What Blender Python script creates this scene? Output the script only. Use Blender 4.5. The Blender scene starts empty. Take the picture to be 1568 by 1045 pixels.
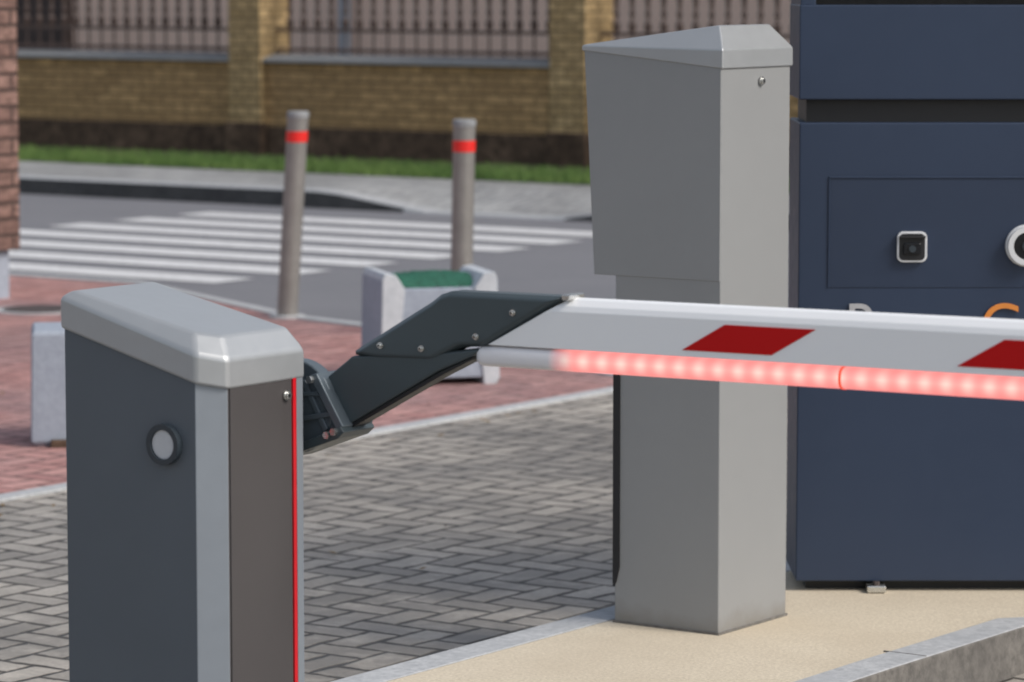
import bpy, math, random
from mathutils import Vector
random.seed(3)
A=math.radians(-35)
CA,SA=math.cos(A),math.sin(A)
def W(s,m,z=0): return (CA*s-SA*m, SA*s+CA*m, z)

# ---------------------------------------------------------------- materials
class T:
    def __init__(s,name):
        s.mat=bpy.data.materials.new(name); s.mat.use_nodes=True
        s.nt=s.mat.node_tree; s.b=s.nt.nodes['Principled BSDF']
        s.tc=s.nt.nodes.new('ShaderNodeTexCoord')
    def node(s,t,**k):
        n=s.nt.nodes.new(t)
        for a,v in k.items(): setattr(n,a,v)
        return n
    def link(s,a,b): s.nt.links.new(a,b)
    def put(s,inp,v):
        if isinstance(v,(int,float)): inp.default_value=v
        elif isinstance(v,tuple): inp.default_value=v if len(v)==len(inp.default_value) else (*v,1)
        else: s.link(v,inp)
    def m(s,op,a,b=0,c=0):
        n=s.node('ShaderNodeMath',operation=op)
        s.put(n.inputs[0],a); s.put(n.inputs[1],b); s.put(n.inputs[2],c)
        return n.outputs[0]
    def mr(s,v,a,b,c=0,d=1):
        n=s.node('ShaderNodeMapRange'); s.put(n.inputs[0],v)
        for i,x in enumerate((a,b,c,d)): n.inputs[i+1].default_value=x
        return n.outputs[0]
    def noise(s,scale,detail=3,rough=.6,vec=None,stretch=None):
        n=s.node('ShaderNodeTexNoise'); n.inputs['Scale'].default_value=scale
        n.inputs['Detail'].default_value=detail; n.inputs['Roughness'].default_value=rough
        v=vec or s.tc.outputs['Object']
        if stretch:
            mp=s.node('ShaderNodeMapping'); mp.inputs['Scale'].default_value=stretch
            s.link(v,mp.inputs[0]); v=mp.outputs[0]
        s.link(v,n.inputs['Vector']); return n.outputs['Fac']
    def mix(s,f,a,b,mode='MIX'):
        n=s.node('ShaderNodeMix',data_type='RGBA',blend_type=mode)
        s.put(n.inputs[0],f); s.put(n.inputs[6],a); s.put(n.inputs[7],b)
        return n.outputs[2]
    def col(s,c): s.put(s.b.inputs['Base Color'],c)
    def rough(s,r): s.put(s.b.inputs['Roughness'],r)
    def bump(s,h,strength=.3,dist=.01):
        n=s.node('ShaderNodeBump'); n.inputs['Strength'].default_value=strength
        n.inputs['Distance'].default_value=dist; s.link(h,n.inputs['Height'])
        s.link(n.outputs[0],s.b.inputs['Normal'])

def sc(c,k): return tuple(min(1,x*k) for x in c)
def paint(name,c,rough=.45,metal=0,var=.12,bs=.05,scale=3,fine=500,dirt=0,spec=.5):
    t=T(name)
    n=t.noise(scale,3); n2=t.noise(scale*14,2)
    f=t.mr(t.m('ADD',t.m('MULTIPLY',n,.75),t.m('MULTIPLY',n2,.25)),.3,.7)
    cc=t.mix(f,sc(c,1-var),sc(c,1+var))
    if dirt:
        sp=t.node('ShaderNodeSeparateXYZ'); t.link(t.tc.outputs['Object'],sp.inputs[0])
        g=t.m('ADD',sp.outputs[2],t.m('MULTIPLY_ADD',t.noise(9,4),-.10,.05))
        cc=t.mix(t.mr(g,0,.05,dirt,0),cc,(.16,.14,.11))
    t.col(cc); t.b.inputs['Specular IOR Level'].default_value=spec
    t.rough(t.mr(n2,.3,.7,rough-.03,rough+.04)); t.b.inputs['Metallic'].default_value=metal
    if bs: t.bump(t.noise(fine,1),bs,.002)
    return t.mat
def rough_mat(name,c1,c2,scale=6,rough=.85,bs=.4,fine=60,grain=.55):
    t=T(name)
    n=t.noise(scale,5,.65); c=t.mix(t.mr(n,.32,.68),c1,c2)
    g=t.noise(fine,3,.7)
    c=t.mix(t.mr(g,.3,.7),sc(c1,grain),c)
    t.col(c); t.rough(rough); t.bump(g,bs,.006)
    return t.mat

def pavers(name,cA,cB,mort,w=.1,stain=.6,gap=(.03,.11),wob=.05,sc_col=None):
    t=T(name)
    no=t.node('ShaderNodeTexNoise'); no.inputs['Scale'].default_value=2.6; no.inputs['Detail'].default_value=1; t.link(t.tc.outputs['Object'],no.inputs['Vector'])
    vm=t.node('ShaderNodeVectorMath',operation='MULTIPLY_ADD'); t.link(no.outputs['Color'],vm.inputs[0])
    vm.inputs[1].default_value=(wob,wob,0); t.link(t.tc.outputs['Object'],vm.inputs[2])
    sp=t.node('ShaderNodeSeparateXYZ'); t.link(vm.outputs[0],sp.inputs[0])
    x=t.m('DIVIDE',sp.outputs[0],w); y=t.m('DIVIDE',sp.outputs[1],w)
    i=t.m('FLOOR',x); j=t.m('FLOOR',y); fx=t.m('SUBTRACT',x,i); fy=t.m('SUBTRACT',y,j)
    q=t.m('FLOORED_MODULO',t.m('SUBTRACT',i,j),4.0)
    k=[t.m('COMPARE',q,float(v),.2) for v in range(4)]
    dl=t.m('MULTIPLY_ADD',k[1],10,fx); dr=t.m('MULTIPLY_ADD',k[0],10,t.m('SUBTRACT',1,fx))
    db=t.m('MULTIPLY_ADD',k[2],10,fy); dt=t.m('MULTIPLY_ADD',k[3],10,t.m('SUBTRACT',1,fy))
    d=t.m('MINIMUM',t.m('MINIMUM',dl,dr),t.m('MINIMUM',db,dt))
    cb=t.node('ShaderNodeCombineXYZ'); t.link(t.m('SUBTRACT',i,k[1]),cb.inputs[0]); t.link(t.m('SUBTRACT',j,k[2]),cb.inputs[1])
    wn=t.node('ShaderNodeTexWhiteNoise',noise_dimensions='3D'); t.link(cb.outputs[0],wn.inputs['Vector'])
    c=t.mix(wn.outputs['Value'],cA,cB)
    big=t.noise(.8,4,.6); c=t.mix(t.mr(big,.40,.60,stain,0),c,sc_col or sc(cA,.42))
    g=t.noise(60,3,.7); c=t.mix(t.mr(g,.3,.7,.4,0),c,sc(cA,.45))
    g2=t.noise(7,3,.7); c=t.mix(t.mr(g2,.50,.72,0,.35),c,sc(cB,1.25))
    dd=t.m('ADD',d,t.m('MULTIPLY_ADD',g,-.09,.045))
    dd=t.m('ADD',dd,t.m('MULTIPLY_ADD',g2,.22,-.11))
    mask=t.mr(dd,*gap)
    c=t.mix(mask,mort,c); t.col(c)
    t.rough(t.mr(big,.35,.65,.5,.85))
    h=t.m('ADD',mask,t.m('MULTIPLY_ADD',g,.35,t.m('MULTIPLY',wn.outputs['Value'],.5)))
    t.bump(h,.9,.009)
    return t.mat

def bricks(name,c1,c2,mort,bw=.26,rh=.077,ms=.008,bs=.7,dark=.45):
    t=T(name)
    sp=t.node('ShaderNodeSeparateXYZ'); t.link(t.tc.outputs['Object'],sp.inputs[0])
    cb=t.node('ShaderNodeCombineXYZ'); t.link(t.m('ADD',sp.outputs[0],sp.outputs[1]),cb.inputs[0]); t.link(sp.outputs[2],cb.inputs[1])
    br=t.node('ShaderNodeTexBrick'); t.link(cb.outputs[0],br.inputs['Vector'])
    for n_,v in (('Scale',1),('Brick Width',bw),('Row Height',rh),('Mortar Size',ms),('Mortar Smooth',.3)): br.inputs[n_].default_value=v
    br.inputs['Color1'].default_value=(*c1,1); br.inputs['Color2'].default_value=(*c2,1); br.inputs['Mortar'].default_value=(*mort,1)
    n=t.noise(1.3,4,.7); n2=t.noise(16,3,.7,stretch=(.6,.6,1.3))
    c=t.mix(t.mr(n,.35,.65,dark,0),br.outputs['Color'],sc(c1,.5))
    c=t.mix(t.mr(n2,.38,.62,.75,0),c,sc(c1,.38))
    t.col(c); t.rough(.9)
    t.bump(t.m('ADD',t.m('MULTIPLY',br.outputs['Fac'],-1),n2),bs,.03)
    return t.mat

M={}
M['cob']=pavers('grey_pavers',(.31,.285,.255),(.52,.475,.42),(.050,.045,.040),w=.105,stain=.65)
M['red']=pavers('red_pavers',(.40,.19,.175),(.58,.32,.29),(.17,.10,.09),stain=.5,sc_col=(.25,.19,.20))
M['side']=pavers('far_pavers',(.33,.335,.34),(.48,.48,.475),(.2,.2,.2),w=.1,stain=.4)
M['asph']=rough_mat('asphalt',(.185,.186,.205),(.235,.235,.252),.8,.85,.4,90,.75)
M['line']=rough_mat('road_paint',(.68,.68,.69),(.84,.84,.84),3,.7,.2,25,.7)
M['kerb']=rough_mat('kerb_concrete',(.42,.43,.445),(.56,.565,.57),3,.85,.25,45,.82)
M['kerbside']=rough_mat('kerb_face_dark',(.15,.14,.13),(.28,.26,.235),3,.9,.4,30,.7)  # darker grey-brown tone, set on the kerb's vertical faces
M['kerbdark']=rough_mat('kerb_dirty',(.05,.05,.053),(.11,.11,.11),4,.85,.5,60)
M['pad']=rough_mat('sand_concrete',(.60,.51,.385),(.78,.69,.54),1.6,.85,.2,120,.85)
M['conc']=rough_mat('concrete_painted',(.32,.36,.43),(.39,.43,.50),4,.8,.12,30,.88)
M['concl']=rough_mat('concrete_light',(.50,.53,.57),(.62,.64,.67),4,.8,.12,30,.9)
M['brick']=bricks('ochre_brick',(.70,.45,.215),(.40,.25,.115),(.13,.09,.05))
M['brickp']=bricks('ochre_brick_pillar',(.68,.48,.245),(.38,.26,.12),(.12,.09,.05),.17)
M['brown']=bricks('brown_brick',(.25,.145,.12),(.36,.22,.18),(.04,.028,.024),.25,.085,.011,dark=.2)
M['found']=rough_mat('foundation_render',(.07,.043,.028),(.19,.125,.085),3,.95,.5,14)
M['cope']=rough_mat('coping_metal',(.27,.28,.29),(.36,.365,.37),4,.6,.2,30,.8)
M['plaster']=rough_mat('pink_plaster',(.78,.59,.50),(.85,.67,.58),.8,.9,.2,20,.9)
M['iron']=paint('fence_iron',(.11,.072,.06),.5)
M['soil']=rough_mat('soil_ground',(.10,.08,.05),(.07,.09,.03),2,.95,.5,30)
M['grassg']=rough_mat('grass_soil',(.05,.065,.02),(.09,.12,.04),3,.95,.5,25)
M['slate']=paint('slate_powdercoat',(.094,.110,.130),.5,0,.06,.10)
M['silver']=paint('silver_profile',(.27,.30,.34),.38,.3,.05,.05)
M['panel']=paint('brown_panel',(.066,.060,.061),.5,0,.06,.12)
M['lid']=paint('lid_aluminium',(.40,.415,.43),.40,.4,.05,.03)
M['grey']=paint('grey_powdercoat',(.275,.28,.285),.46,0,.04,.06,2,500,.5)
M['redstripe']=paint('red_strip',(.60,.006,.015),.4)
M['white']=paint('boom_white',(.90,.90,.91),.38,0,.008,0)
M['darkred']=paint('red_reflector',(.56,.002,.003),.45,0,.03,0,spec=.25)
M['arm']=paint('arm_graphite',(.056,.074,.083),.42,0,.06,.06)
M['arm2']=paint('arm_bracket',(.10,.125,.145),.38,.2,.08,.06)
M['black']=paint('black_rubber',(.012,.012,.014),.5)
M['chrome']=paint('zinc_bolt',(.62,.62,.60),.25,.9,.05,0)
M['ring']=paint('button_ring',(.03,.04,.05),.35)
M['disc']=paint('button_disc',(.50,.51,.53),.4)
M['navy']=paint('navy_powdercoat',(.021,.037,.076),.45,0,.06,.06,1.5)
M['navy2']=paint('navy_panel',(.019,.033,.068),.45,0,.06,.06,1.5)
M['wht']=paint('white_plastic',(.65,.66,.68),.3,0,.03,0)
M['glass']=paint('dark_glass',(.008,.009,.012),.1,0,.05,0)
M['bred']=paint('band_red',(.80,.02,.015),.4,0,.05,0)
M['bgrey']=paint('bollard_steel',(.27,.255,.24),.42,.35,.15,.08,8)
M['green']=rough_mat('green_mesh',(.015,.11,.07),(.03,.17,.11),9,.8,.8,60)
M['letg']=paint('letter_grey',(.45,.45,.47),.4)
M['leto']=paint('letter_orange',(.72,.25,.05),.4)
M['iron2']=rough_mat('cast_iron',(.07,.055,.055),(.11,.085,.08),6)
M['leaf']=rough_mat('dry_leaf',(.30,.20,.08),(.18,.10,.04),8,.8,.1,40)
# LED tube
t=T('led_tube')
sp=t.node('ShaderNodeSeparateXYZ'); t.link(t.tc.outputs['Object'],sp.inputs[0])
w=t.m('COSINE',t.m('MULTIPLY',sp.outputs[0],2*math.pi/.0385)); w=t.m('POWER',t.m('MULTIPLY_ADD',w,.5,.5),1.2)
zz=t.m('SUBTRACT',sp.outputs[2],t.m('MULTIPLY',sp.outputs[0],.0124)); 
core=t.m('SUBTRACT',1,t.m('MINIMUM',1,t.m('MULTIPLY',t.m('ABSOLUTE',t.m('SUBTRACT',zz,1.083)),50)))
w=t.m('MULTIPLY',t.m('MULTIPLY_ADD',w,.6,.35),core)
lit=t.mr(sp.outputs[0],-.035,.02)
ec=t.mix(w,(.98,.235,.225),(1.05,.74,.64))
t.col(t.mix(lit,(.82,.80,.82),(.14,.06,.06))); t.rough(.35)
t.put(t.b.inputs['Emission Color'],ec); t.put(t.b.inputs['Emission Strength'],t.m('MULTIPLY',lit,1.0))
M['led']=t.mat
t=T('led_joint'); t.col((.5,.02,.01)); t.put(t.b.inputs['Emission Color'],(1,.10,.04)); t.b.inputs['Emission Strength'].default_value=.7; M['ledj']=t.mat
# grass blades
t=T('grass_blades'); c=t.mix(t.mr(t.noise(2.5,4),.35,.65),(.06,.13,.025),(.14,.22,.055)); t.col(c); t.rough(.8); M['blade']=t.mat

# ---------------------------------------------------------------- helpers
def empty(name,s=0,m=0,z=0,rot=A,world=None):
    e=bpy.data.objects.new(name,None); bpy.context.collection.objects.link(e)
    e.location=world or W(s,m,z); e.rotation_euler=(0,0,rot); e.empty_display_size=.1
    return e
def mesh(name,verts,faces,mats,parent=None,fm=None,bevel=0,seg=2,smooth=False,rot=A,loc=(0,0,0)):
    me=bpy.data.meshes.new(name); me.from_pydata(verts,[],faces)
    import bmesh
    bm=bmesh.new(); bm.from_mesh(me); bmesh.ops.recalc_face_normals(bm,faces=bm.faces); bm.to_mesh(me); bm.free()
    for k in (mats if isinstance(mats,(list,tuple)) else [mats]): me.materials.append(M[k])
    if fm:
        for p,i in zip(me.polygons,fm): p.material_index=i
    o=bpy.data.objects.new(name,me); bpy.context.collection.objects.link(o)
    if parent: o.parent=parent
    else: o.rotation_euler=(0,0,rot); o.location=loc
    if bevel:
        b=o.modifiers.new('bevel','BEVEL'); b.width=bevel; b.segments=seg; b.limit_method='ANGLE'; b.angle_limit=math.radians(20); b.harden_normals=True
        for p in me.polygons: p.use_smooth=True
    if smooth:
        for p in me.polygons: p.use_smooth=True
    return o
def loft(rings,caps=True):
    v=[p for r in rings for p in r]; n=len(rings[0]); f=[]
    for a in range(len(rings)-1):
        for i in range(n):
            j=(i+1)%n; f.append((a*n+i,a*n+j,(a+1)*n+j,(a+1)*n+i))
    if caps: f.append(tuple(range(n))[::-1]); f.append(tuple((len(rings)-1)*n+i for i in range(n)))
    return v,f
def box(name,x0,x1,y0,y1,z0,z1,mat,parent=None,bevel=0,**k):
    v,f=loft([[(x0,y0,z),(x1,y0,z),(x1,y1,z),(x0,y1,z)] for z in (z0,z1)])
    return mesh(name,v,f,mat,parent,bevel=bevel,**k)
def prismY(name,poly,y0,y1,mat,parent,bevel=0,seg=1):
    v,f=loft([[(x,y,z) for x,z in poly] for y in (y0,y1)])
    return mesh(name,v,f,mat,parent,bevel=bevel,seg=seg)
def cyl(name,c,axis,r,d,mat,parent,n=24,r2=None,bevel=0):
    r2=r if r2 is None else r2; rings=[]
    for k,rr in ((-.5,r),(.5,r2)):
        R=[]
        for i in range(n):
            a=2*math.pi*i/n; p,q=rr*math.cos(a),rr*math.sin(a)
            R.append({'x':(c[0]+k*d,c[1]+p,c[2]+q),'y':(c[0]+p,c[1]+k*d,c[2]+q),'z':(c[0]+p,c[1]+q,c[2]+k*d)}[axis])
        rings.append(R)
    v,f=loft(rings); o=mesh(name,v,f,mat,parent,bevel=bevel)
    return o
def tube(name,c,axis,r,ri,d,mat,parent,n=36):
    rings=[]
    for k,rr in ((-.5,r),(.5,r),(.5,ri),(-.5,ri),(-.5,r)):
        R=[]
        for i in range(n):
            a=2*math.pi*i/n; p,q=rr*math.cos(a),rr*math.sin(a)
            R.append({'x':(c[0]+k*d,c[1]+p,c[2]+q),'y':(c[0]+p,c[1]+k*d,c[2]+q)}[axis])
        rings.append(R)
    v,f=loft(rings,False); return mesh(name,v,f,mat,parent,bevel=.001)
def bolt(name,c,axis,r,parent,sgn=-1):
    off={'x':(1,0,0),'y':(0,-1,0)}[axis]
    cyl(name+'_washer',tuple(c[i]+off[i]*.0008 for i in range(3)),axis,r,.003,'chrome',parent,24)
    cyl(name,tuple(c[i]+off[i]*.004 for i in range(3)),axis,r*.72,.006,'chrome',parent,20,bevel=.001)
    cyl(name+'_socket',tuple(c[i]+off[i]*.0068 for i in range(3)),axis,r*.34,.002,'black',parent,6)
def sheet(name,poly,z,mat):
    return mesh(name,[(x,y,z) for x,y in poly],[tuple(range(len(poly)))],mat)

# ---------------------------------------------------------------- ground
mesh('ground',[(-300,-300,-.02),(300,-300,-.02),(300,300,-.02),(-300,300,-.02)],[(0,1,2,3)],'soil')
sheet('asphalt_road',[(-60,-6),(60,-6),(60,20.36),(-60,20.36)],-.010,'asph')
sheet('cobbled_driveway',[(-7.96,-6),(20,-6),(20,12.4),(-7.96,12.4)],0,'cob')
redp=[(-40,-6),(-8.04,-6),(-8.04,12.4),(-8.15,12.5),(-10.4,13.6),(-11,13.75),(-12.9,14.75),(-40,14.8)]
sheet('red_brick_pavement',redp,.002,'red')
def strip(name,pts,w,z0,z1,mat,side=None):
    v=[];f=[];fm=[]
    for i,(x,y) in enumerate(pts):
        a=pts[max(i-1,0)]; b=pts[min(i+1,len(pts)-1)]
        d=Vector((b[0]-a[0],b[1]-a[1])).normalized(); n=Vector((-d.y,d.x))*w/2
        v+= [(x-n.x,y-n.y,z0),(x+n.x,y+n.y,z0),(x+n.x,y+n.y,z1),(x-n.x,y-n.y,z1)]
    for i in range(len(pts)-1):
        for k in range(4):
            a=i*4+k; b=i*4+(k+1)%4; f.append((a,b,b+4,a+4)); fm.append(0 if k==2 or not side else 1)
    f.append((0,1,2,3)); e=(len(pts)-1)*4; f.append((e,e+1,e+2,e+3)); fm+=[0,0]
    return mesh(name,v,f,[mat,side or mat],fm=fm,bevel=.008)
strip('kerb_edging',[(-8.0,-6)]+[(-8.0,i*1.0) for i in range(-5,12)]+[(-8.0,12.4),(-8.15,12.55),(-9.2,13.05),(-10.4,13.65),(-11,13.8),(-12.9,14.8),(-40,14.85)],.08,-.015,.012,'kerb')
# crosswalk
v=[];f=[]
for k in range(7):
    m0=15.3+k*.675-.17; b=len(v)
    x1=-12.6+random.uniform(-.05,.05)
    v+=[(-16.35,m0,-.006),(x1,m0,-.006),(x1,m0+.36,-.006),(-16.35,m0+.36,-.006)]; f.append((b,b+1,b+2,b+3))
mesh('crosswalk_markings',v,f,'line')
# fallen leaves
v=[];f=[]
for i in range(90):
    if i<55: s,m=-7.93+abs(random.gauss(0,.12)),random.uniform(7,12)
    elif i<75: s,m=random.uniform(-7.5,-5),random.uniform(6,12)
    else: s,m=random.uniform(-11,-8.2),random.uniform(9,13)
    a=random.uniform(0,6.28); L_=random.uniform(.010,.022); b=len(v)
    for (p,q,h) in ((-1,0,0),(0,-.5,.003),(1,0,.006),(0,.5,.004)):
        p*=L_;q*=L_; v.append((s+p*math.cos(a)-q*math.sin(a),m+p*math.sin(a)+q*math.cos(a),.006+h))
    f.append((b,b+1,b+2,b+3))
mesh('fallen_leaves',v,f,'leaf')
# far sidewalk with dropped kerb
def hz(s,m):
    a=max(0,min(1,(-15.0-s)/.9)) if s<-14.5 else max(0,min(1,(s+13.9)/.9))
    lo=.002+ (0.118)*a
    return lo+(.12-lo)*max(0,min(1,(m-20.5)/.9))
ss=[-60,-40,-25,-18]+[-16.4+i*.2 for i in range(20)]+[-12,-8,0,20,60]; mm=[20.5,20.8,21.1,21.4,22.0]
v=[(s,m,hz(s,m)) for s in ss for m in mm]; f=[]
for i in range(len(ss)-1):
    for j in range(len(mm)-1):
        a=i*len(mm)+j; f.append((a,a+1,a+1+len(mm),a+len(mm)))
mesh('sidewalk',v,f,'side')
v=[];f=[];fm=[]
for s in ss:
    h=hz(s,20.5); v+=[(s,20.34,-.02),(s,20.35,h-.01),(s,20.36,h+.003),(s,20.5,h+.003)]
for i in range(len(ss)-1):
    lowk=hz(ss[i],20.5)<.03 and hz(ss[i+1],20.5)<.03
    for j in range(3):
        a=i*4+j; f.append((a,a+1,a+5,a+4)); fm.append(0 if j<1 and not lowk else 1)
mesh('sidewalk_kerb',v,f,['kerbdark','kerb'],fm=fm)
# lawn
sheet('lawn_soil',[(-60,22.0),(60,22.0),(60,24.1),(-60,24.1)],.124,'grassg')
v=[];f=[]
for i in range(26000):
    s=random.uniform(-26,-10); m=22.0+abs(random.gauss(0,.75))
    if m>23.9: continue
    h=random.uniform(.03,.085)*(1 if m<23.2 else .7); a=random.uniform(0,math.pi); dx,dy=.006*math.cos(a),.006*math.sin(a)
    lx,ly=random.uniform(-.03,.03),random.uniform(-.03,.03); b=len(v)
    v+=[(s-dx,m-dy,.12),(s+dx,m+dy,.12),(s+lx,m+ly,.12+h)]; f.append((b,b+1,b+2))
mesh('grass_lawn',v,f,'blade')

# ---------------------------------------------------------------- brick fence wall
fw=empty('brick_fence_wall',-18,24.0)
box('foundation',-30,40,-.03,.33,-.1,.37,'found',fw)
box('brick_panel',-30,40,0,.3,.37,.93,'brick',fw)
v,f=loft([[(x,-.06,.93),(x,-.06,.955),(x,.15,1.0),(x,.36,.955),(x,.36,.93)] for x in (-30,40)]); mesh('coping',v,f,'cope',fw)
ps=[-19.6+3.4*k for k in range(-4,10)]
for i,p in enumerate(ps):
    x=p+18
    box('pillar_%d'%i,x-.18,x+.18,-.08,.34,.37,2.4,'brickp',fw,bevel=.01)
    box('pillar_base_%d'%i,x-.2,x+.2,-.11,.38,-.1,.40,'found',fw,bevel=.01)
    box('pillar_cap_%d'%i,x-.24,x+.24,-.14,.42,2.4,2.5,'cope',fw,bevel=.01)
mf=empty('metal_picket_fence',-18,24.15)
v=[];f=[]
def addbox(x0,x1,y0,y1,z0,z1):
    r,ff=loft([[(x0,y0,z),(x1,y0,z),(x1,y1,z),(x0,y1,z)] for z in (z0,z1)]); b=len(v)
    v.extend(r); f.extend([tuple(q+b for q in t_) for t_ in ff])
def addrings(x,prof):
    rr=[[(x+r*math.cos(a*math.pi/3),r*math.sin(a*math.pi/3),z) for a in range(6)] for z,r in prof]
    r,ff=loft(rr); b=len(v); v.extend(r); f.extend([tuple(q+b for q in t_) for t_ in ff])
for a,b in zip(ps[:-1],ps[1:]):
    a+=18.18;b+=17.82
    if a< -9 or a>9: continue
    for z in (1.02,1.19,1.72): addbox(a,b,-.02,.02,z,z+.03)
    n=int((b-a)/.15)
    for i in range(1,n):
        x=a+(b-a)*i/n
        addrings(x,[(1.0,.011),(1.2,.011),(1.225,.020),(1.25,.034),(1.29,.036),(1.315,.02),(1.34,.014),(1.37,.03),(1.41,.016),(1.50,.028),(1.56,.014),(1.72,.012),(1.80,.012),(1.83,.03),(1.92,.002)])
mesh('pickets',v,f,'iron',mf)
bld=empty('plastered_building',-18,27.2)
box('walls',-14,30,0,6,-.1,5,'plaster',bld)
box('plinth',-14,30,-.05,-.002,-.1,.6,'cope',bld)
for i,x in enumerate((-7.1,)): 
    box('door_%d'%i,x-.9,x+.45,-.06,-.003,0,2.1,'iron2',bld); box('door_frame_%d'%i,x-1.0,x+.55,-.03,-.001,0,2.2,'iron',bld)
for i,x in enumerate((8,14,20)):
    box('window_%d'%i,x,x+1.4,-.03,-.002,1.6,3,'glass',bld); box('window_sill_%d'%i,x-.1,x+1.5,-.12,-.001,1.5,1.59,'white',bld)
cyl('drainpipe',(-2.95,-.1,2.4),'z',.06,4.8,'conc',bld)
box('roof',-14.3,30.3,-.4,6.3,5,5.3,'iron2',bld)

# ---------------------------------------------------------------- left brick gate pillar
gp=empty('brick_gate_pillar',-12.85,13.5)
box('plinth',-.56,-.04,.04,.26,-.02,.26,'conc',gp,bevel=.01)
box('shaft',-.6,0,0,.3,.26,2.6,'brown',gp,bevel=.004)
box('cap',-.66,.06,-.06,.36,2.6,2.72,'conc',gp,bevel=.02)
mc=empty('manhole_cover',-12.3,13.35)
cyl('cover',(0,0,.006),'z',.19,.012,'iron2',mc,40,bevel=.003)
cyl('frame',(0,0,.004),'z',.24,.006,'kerb',mc,40)

# ---------------------------------------------------------------- bollards
def bollard(loc,lean):
    e=empty('steel_bollard',world=loc,rot=0)
    r=.0525
    def seg(n,z0,z1,rr,mat,bev=0):
        rings=[[(rr*math.cos(a*math.pi/16)+lean*z,rr*math.sin(a*math.pi/16),z) for a in range(32)] for z in (z0,z1)]
        v,f=loft(rings); mesh(n,v,f,mat,e,bevel=bev)
    seg('post',-.01,1.0,r,'bgrey'); seg('reflective_band',.883,.936,r+.0015,'bred'); seg('cap',.998,1.035,r+.003,'cope',.008)
    seg('base_flange',0,.015,.09,'kerb',.003)
bollard((-1.128,17.61,0),.06); bollard((-.245,16.67,0),.02)

# ---------------------------------------------------------------- concrete planter
pl=empty('concrete_planter',world=(-.35,14.9,0),rot=math.radians(15))
prismY('front_panel',[(-.21,.03),(.21,.03),(.21,.41),(-.21,.41)],-.18,-.13,'conc',pl,.005)
prismY('back_panel',[(-.21,.03),(.21,.03),(.21,.45),(-.21,.45)],.13,.18,'conc',pl,.005)
for n,x in (('left_wall',-1),('right_wall',1)):
    a=[(x*.19,.0),(x*.245,.0),(x*.257,.03),(x*.247,.455),(x*.235,.477),(x*.190,.470),(x*.15,.41)]
    prismY(n,a,-.19,.19,'concl',pl,.004)
    prismY(n+'_side',[(x*.25,.02),(x*.2595,.02),(x*.250,.445),(x*.24,.45)],-.186,.186,'conc',pl,.002)
box('floor',-.2,.2,-.15,.15,.04,.1,'conc',pl)
v=[];f=[];N=16
for i in range(N+1):
    for j in range(N+1):
        x=-.165+.33*i/N;y=-.125+.25*j/N; v.append((x,y,.41+.06*math.sin(math.pi*j/N)**.6*(.8+.2*math.sin(math.pi*i/N))+random.uniform(-.006,.006)))
for i in range(N):
    for j in range(N): a=i*(N+1)+j; f.append((a,a+1,a+N+2,a+N+1))
mesh('green_cover',v,f,'green',pl,smooth=True)
cb=empty('concrete_block',world=(-1.515,13.0,0),rot=math.radians(8))
v,f=loft([[(-a,-b,z),(a,-b,z),(a,b,z),(-a,b,z)] for a,b,z in ((.25,.15,0),(.270,.17,.02),(.263,.165,.415),(.255,.155,.43))]); mesh('body',v,f,'conc',cb,bevel=.006)
box('foot_l',-.2,-.1,-.2,.2,-.01,.03,'found',cb,bevel=.005)
tube('lifting_ring',(0,0,.44),'y',.035,.025,.01,'iron2',cb)

# ---------------------------------------------------------------- kerbed island
isl=[(-4.82,5.3),(-4.03,5.3),(-4.03,7.85),(-3.9,8.05),(-2.4,8.3),(-2.4,11),(-4.82,11)]
n=len(isl); v,f=loft([[(x,y,z) for x,y in isl] for z in (-.02,.118)]); mesh('traffic_island',v,f,'pad')
out=[(-4.86,5.26),(-3.99,5.26),(-3.99,6.2),(-3.985,7.2),(-3.97,7.86),(-3.85,8.0),(-2.36,8.26),(-2.36,11.04),(-4.86,11.04),(-4.86,7.2),(-4.86,5.26)]
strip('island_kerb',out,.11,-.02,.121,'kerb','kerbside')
box('kerb_joint',-4.046,-3.932,7.33,7.334,-.01,.1217,'kerbside')

# ---------------------------------------------------------------- tall cabinet
tc=empty('tall_barrier_cabinet',-4.481,7.283,.12)
D=.325
v=[(-.306,0,0),(0,0,0),(0,D,0),(-.306,D,0),(-.306,0,1.41),(0,0,1.387),(0,D,1.387),(-.306,D,1.41)]
mesh('lower_body',v,loft([[0]*4,[0]*4])[1],'grey',tc,bevel=.004)
v=[(-.368,-.002,.870),(-.0015,-.002,.870),(-.0015,D-.003,.870),(-.368,D-.003,.870),(-.3985,-.002,1.428),(-.0015,-.002,1.389),(-.0015,D-.003,1.389),(-.3985,D-.003,1.428)]
mesh('upper_body',v,loft([[0]*4,[0]*4])[1],'grey',tc,bevel=.0015)
o=.005
r0=[(-.4-o,-o,1.424),(o,-o,1.385),(o,D+o,1.385),(-.4-o,D+o,1.424)]
r1=[(-.4-o,-o,1.438),(o,-o,1.432),(o,D+o,1.432),(-.4-o,D+o,1.438)]
r2=[(-.39,.02,1.442),(-.035,.045,1.490),(-.035,D-.045,1.490),(-.39,D-.02,1.442)]
v,f=loft([r0,r1,r2]); mesh('lid',v,f,'lid',tc,bevel=.004,seg=3)
bolt('lid_lock',(.004,.18,1.352),'x',.011,tc)
prismY('door_seal',[(-.308,.09),(-.300,.10),(-.290,.14),(-.290,.72),(-.309,.72),(-.309,.10)],-.004,.05,'black',tc)
box('base_sealant',-.309,.003,-.003,D+.003,-.002,.004,'kerbside',tc)

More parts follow.
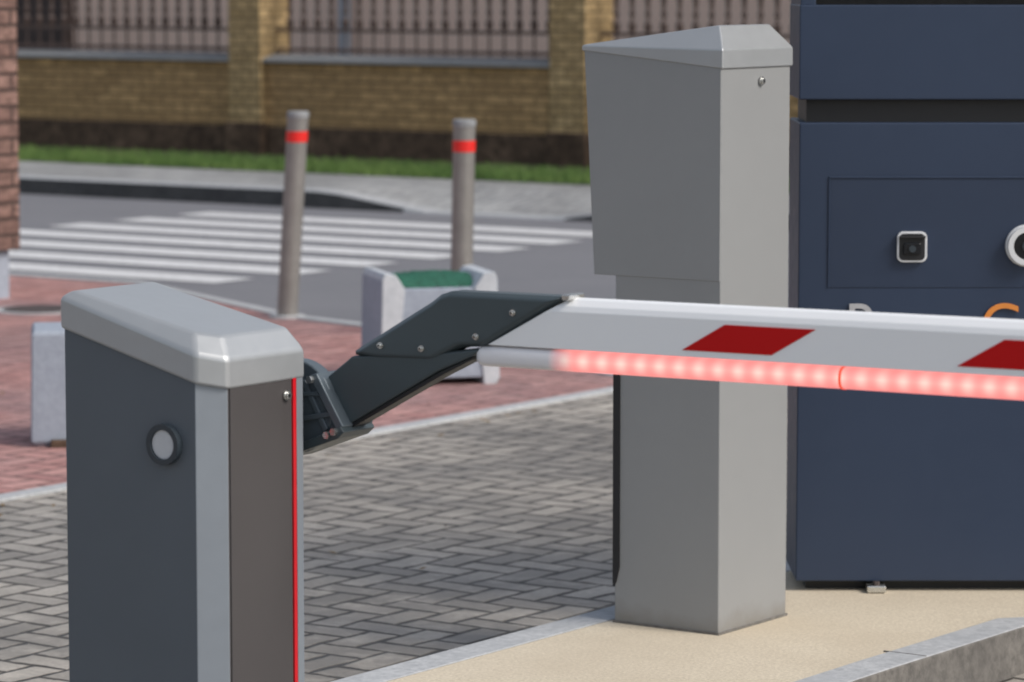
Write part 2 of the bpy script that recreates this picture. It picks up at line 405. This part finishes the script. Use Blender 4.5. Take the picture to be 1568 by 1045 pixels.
# ---------------------------------------------------------------- payment terminal (navy)
pt=empty('payment_terminal',world=(.745,9.15,.12),rot=0)
Zt=lambda z:z-.12
Wd=1.9
box('lower_body',0,Wd,0,.32,Zt(.145),Zt(1.349),'navy',pt,bevel=.004)
box('gap_recess',.02,Wd-.02,.03,.30,Zt(1.34),Zt(1.42),'black',pt)
box('upper_body',-.002,Wd,-.005,.32,Zt(1.4085),Zt(1.653),'navy',pt,bevel=.004)
box('side_post',-.0,.04,-.003,.32,Zt(1.650),Zt(2.5),'navy',pt,bevel=.004)
box('side_post_far',Wd-.04,Wd,-.003,.32,Zt(1.650),Zt(2.5),'navy',pt,bevel=.004)
box('window',.04,Wd-.04,.03,.28,Zt(1.65),Zt(2.3),'glass',pt)
box('canopy',-.05,Wd+.05,-.15,.4,Zt(2.3),Zt(2.55),'navy',pt,bevel=.01)
x0,x1,za,zb=.082,Wd-.082,Zt(.92),Zt(1.205)
box('door_panel',x0,x1,-.002,.01,za,zb,'navy2',pt,bevel=.001)
box('frame_top',x0-.004,x1+.004,-.005,.01,zb,zb+.005,'navy',pt,bevel=.001)
box('frame_left',x0-.005,x0,-.0035,.01,za,zb,'navy',pt,bevel=.001)
box('frame_right',x1,x1+.005,-.0035,.01,za,zb,'navy',pt,bevel=.001)
box('plinth',.03,Wd-.03,.05,.30,Zt(.118),Zt(.15),'black',pt)
def rrect(cx,cz,w,h,r,y,n=6):
    p=[]
    for qx,qz,a0 in ((1,-1,-90),(1,1,0),(-1,1,90),(-1,-1,180)):
        for i in range(n+1):
            a=math.radians(a0+90*i/n); p.append((cx+qx*(w/2-r)+r*math.cos(a),y,cz+qz*(h/2-r)+r*math.sin(a)))
    return p
cx,cz=.294,Zt(1.027)
v,f=loft([rrect(cx,cz,.078,.080,.016,y) for y in (-.002,-.016)]); mesh('camera_bezel',v,f,'wht',pt,bevel=.002)
v,f=loft([rrect(cx,cz,.067,.069,.012,y) for y in (-.015,-.018)]); mesh('camera_face',v,f,'black',pt,bevel=.001)
v,f=loft([rrect(cx,cz-.004,.046,.030,.006,y) for y in (-.017,-.026)]); mesh('camera_window',v,f,'glass',pt,bevel=.002)
cyl('camera_lens',(cx,-.028,cz-.004),'y',.009,.004,'ring',pt)
box('camera_visor',cx-.034,cx+.034,-.03,-.017,cz+.024,cz+.029,'black',pt,bevel=.001)
cx=.592
cyl('dome_base',(cx,-.006,Zt(1.03)),'y',.055,.012,'wht',pt,40,bevel=.003)
tube('dome_ring',(cx,-.02,Zt(1.03)),'y',.05,.036,.022,'wht',pt,40)
cyl('dome_lens',(cx,-.018,Zt(1.03)),'y',.037,.02,'glass',pt,32,bevel=.006)
cyl('dome_core',(cx,-.029,Zt(1.03)),'y',.014,.006,'ring',pt,24)
for n_,ch,x,mt in (('letter_grey','R',.122,'letg'),('letter_orange','G',.475,'leto')):
    c=bpy.data.curves.new(n_,'FONT'); c.body=ch; c.size=.15; c.extrude=.002
    ob=bpy.data.objects.new(n_,c); bpy.context.collection.objects.link(ob); ob.parent=pt
    ob.rotation_euler=(math.pi/2,0,0); ob.location=(x,-.006,Zt(.776)); c.materials.append(M[mt])
box('foot_bracket',.185,.235,-.035,.02,.0,.018,'chrome',pt,bevel=.003)
cyl('foot_bolt',(.21,-.02,.022),'z',.009,.012,'iron2',pt,6)

# ---------------------------------------------------------------- barrier gate
bg=empty('barrier_gate',-3.353,4.945)
sb,sf,mn,mf_,ch=-.866,-.525,-.304,-.061,.04
def ringp(z_b,z_f,o=0,fi=0,bi=0,si=0,chh=ch,sif=None):
    S0,S1,N0,N1=sb-o+bi,sf+o-fi,mn-o+si,mf_+o-(si if sif is None else sif)
    zf=lambda s: z_b+(z_f-z_b)*(s-(sb))/(sf-sb)
    pts=[(S0,N0),(S1-chh,N0),(S1,N0+chh),(S1,N1),(S0,N1)]
    return [(x,y,zf(x)) for x,y in pts]
v,f=loft([ringp(-.01,-.01),ringp(1.135,1.045)])
mesh('cabinet',v,f,['slate','silver','panel'],bg,fm=[0,1,2,0,0,0,0],bevel=.002)
box('front_panel',sf-.001,sf+.003,mn+ch+.003,mf_-.030,.02,1.035,'panel',bg,bevel=.001)
box('red_trim',sf-.001,sf+.005,mf_-.028,mf_-.019,.02,1.035,'redstripe',bg,bevel=.001)
box('edge_trim',sf-.001,sf+.004,mf_-.017,mf_+.001,.02,1.035,'silver',bg,bevel=.001)
v,f=loft([ringp(1.112,1.024,.006),ringp(1.170,1.078,.006),ringp(1.182,1.110,.0,.022,.006,.018,.035,.010)])
mesh('lid',v,f,'lid',bg,bevel=.008,seg=5)
bolt('lid_lock',(sf+.005,-.108,.998),'x',.0095,bg)
bc=(-.630,mn,.9245)
tube('button_ring',(bc[0],mn-.006,bc[2]),'y',.036,.026,.016,'ring',bg)
cyl('button_disc',(bc[0],mn-.004,bc[2]),'y',.0265,.012,'disc',bg,32,bevel=.002)
cyl('shaft',(-.60,-.03,.97),'y',.045,.08,'arm2',bg)
cyl('hub_flange',(-.575,.0,.965),'y',.085,.03,'arm2',bg,40,bevel=.004)
prismY('clamp',[(-.62,1.005),(-.545,1.018),(-.515,1.012),(-.472,.93),(-.490,.918),(-.60,.872)],-.012,.055,'arm2',bg,.005,2)
prismY('clamp_plate',[(-.535,1.024),(-.518,1.030),(-.458,.938),(-.470,.925)],-.026,.065,'arm2',bg,.003,2)
prismY('clamp_plate_inner',[(-.560,1.012),(-.549,1.016),(-.497,.930),(-.507,.923)],-.020,.06,'arm2',bg,.003,2)
prismY('clamp_rib_a',[(-.60,.990),(-.52,.996),(-.515,.988),(-.60,.982)],-.022,.06,'arm2',bg,.002,2)
prismY('clamp_rib_b',[(-.60,.940),(-.495,.962),(-.49,.953),(-.60,.930)],-.022,.06,'arm2',bg,.002,2)
prismY('clamp_lower_lip',[(-.60,.868),(-.60,.882),(-.463,.938),(-.455,.928),(-.47,.915)],-.028,.065,'arm',bg,.002,2)
for i,(x,z) in enumerate(((-.474,.928),(-.490,.921),(-.528,1.018))): cyl('clamp_bolt_%d'%i,(x,-.030,z),'y',.007,.012,'chrome',bg,6)
prismY('arm_lower',[(-.518,1.018),(-.458,1.062),(-.28,1.078),(-.17,1.094),(-.198,1.076),(-.268,1.047),(-.468,.937),(-.478,.934)],0,.045,'arm',bg,.005,2)
prismY('arm_lower_edge',[(-.470,.936),(-.266,1.046),(-.196,1.076),(-.200,1.070),(-.264,1.039),(-.468,.929)],.004,.04,'black',bg,.001)
prismY('arm_upper',[(-.462,1.066),(-.282,1.168),(-.262,1.182),(-.240,1.189),(.001,1.192),(-.1655,1.097),(-.222,1.092),(-.280,1.064),(-.404,1.060)],-.007,.050,'arm',bg,.011,1)
for i,(x,z) in enumerate(((-.1017,1.160),(-.1795,1.114),(-.2968,1.086),(-.387,1.086))): bolt('arm_bolt_%d'%i,(x,-.008,z),'y',.0058,bg)
# boom
K=.0124
prof=[(0,1.1),(0,1.166),(.004,1.176),(.014,1.187),(.020,1.189),(.034,1.189),(.040,1.183),(.040,1.105),(.036,1.1)]
def sec(dx): return [(-.162+dx+(z-1.1)/.089*.167,y,z+K*dx) for y,z in prof]
v,f=loft([sec(0),sec(.02),[(3.1,y,z+K*3.1) for y,z in prof]])
mesh('boom',v,f,'white',bg,bevel=.0015)
prismY('boom_end_cap',[(-.004,1.186),(.010,1.186),(.012,1.196),(-.006,1.196)],-.004,.045,'chrome',bg,.002)
for k in range(6):
    a=.2362+.514*k
    if a>2.9: break
    P=[(a,.013),(a+.173,.013),(a+.256,.059),(a+.083,.059)]
    P=[(x,1.1+z+K*x) for x,z in P]
    prismY('red_marking_%d'%k,P,-.0012,.002,'darkred',bg)
rings=[]
xs=[(-.188,.55),(-.186,.8),(-.180,.96),(-.172,1),(-.1,1)]+[(x*.1,1) for x in range(0,31)]
for x,q in xs:
    R=[]
    for i in range(20):
        a=2*math.pi*i/20; ca,sa=math.cos(a),math.sin(a)
        yy=.019+.021*q*math.copysign(abs(ca)**.75,ca); zz=1.0815+.0185*q*math.copysign(abs(sa)**.75,sa)
        R.append((x,yy,zz+K*x))
    rings.append(R)
v,f=loft(rings); mesh('led_tube',v,f,'led',bg,smooth=True)
rings=[]
for x in (.5365,.5405):
    rings.append([(x,.019+.0225*math.copysign(abs(math.cos(a*math.pi/10))**.75,math.cos(a*math.pi/10)),1.0815+.0195*math.copysign(abs(math.sin(a*math.pi/10))**.75,math.sin(a*math.pi/10))+K*x) for a in range(20)])
v,f=loft(rings); mesh('led_joint',v,f,'ledj',bg)
box('boom_tip',3.1,3.115,-.002,.042,1.105+K*3.1,1.19+K*3.1,'black',bg,bevel=.003)

# ---------------------------------------------------------------- light / world / camera
sd=Vector((.74,-.42,.80)).normalized()
el=math.asin(sd.z); az=math.atan2(sd.x,sd.y)
w=bpy.data.worlds.new("World"); bpy.context.scene.world=w; w.use_nodes=True
nt=w.node_tree; bgn=nt.nodes['Background']
sky=nt.nodes.new('ShaderNodeTexSky'); sky.sky_type='NISHITA'; sky.sun_disc=False; sky.sun_elevation=el; sky.sun_rotation=az
sky.dust_density=2.5; sky.air_density=1.2
hs=nt.nodes.new('ShaderNodeHueSaturation'); hs.inputs['Saturation'].default_value=.6
nt.links.new(sky.outputs[0],hs.inputs['Color']); nt.links.new(hs.outputs[0],bgn.inputs[0]); bgn.inputs[1].default_value=.15
L=bpy.data.lights.new('sun','SUN'); L.energy=2.1; L.angle=math.radians(20); L.color=(1,.95,.87)
lo=bpy.data.objects.new('sun',L); bpy.context.collection.objects.link(lo); lo.rotation_euler=sd.to_track_quat('Z','Y').to_euler()
c=bpy.data.cameras.new('camera'); co=bpy.data.objects.new('camera',c); bpy.context.collection.objects.link(co)
c.lens=124; c.sensor_width=36; co.location=(0,0,1.75); co.rotation_euler=(math.radians(90-6.052),0,0)
c.clip_end=1500; c.dof.use_dof=True; c.dof.focus_distance=7.3; c.dof.aperture_fstop=6.2
bpy.context.scene.camera=co
vs=bpy.context.scene.view_settings; vs.view_transform='Standard'; vs.look='None'; vs.exposure=0
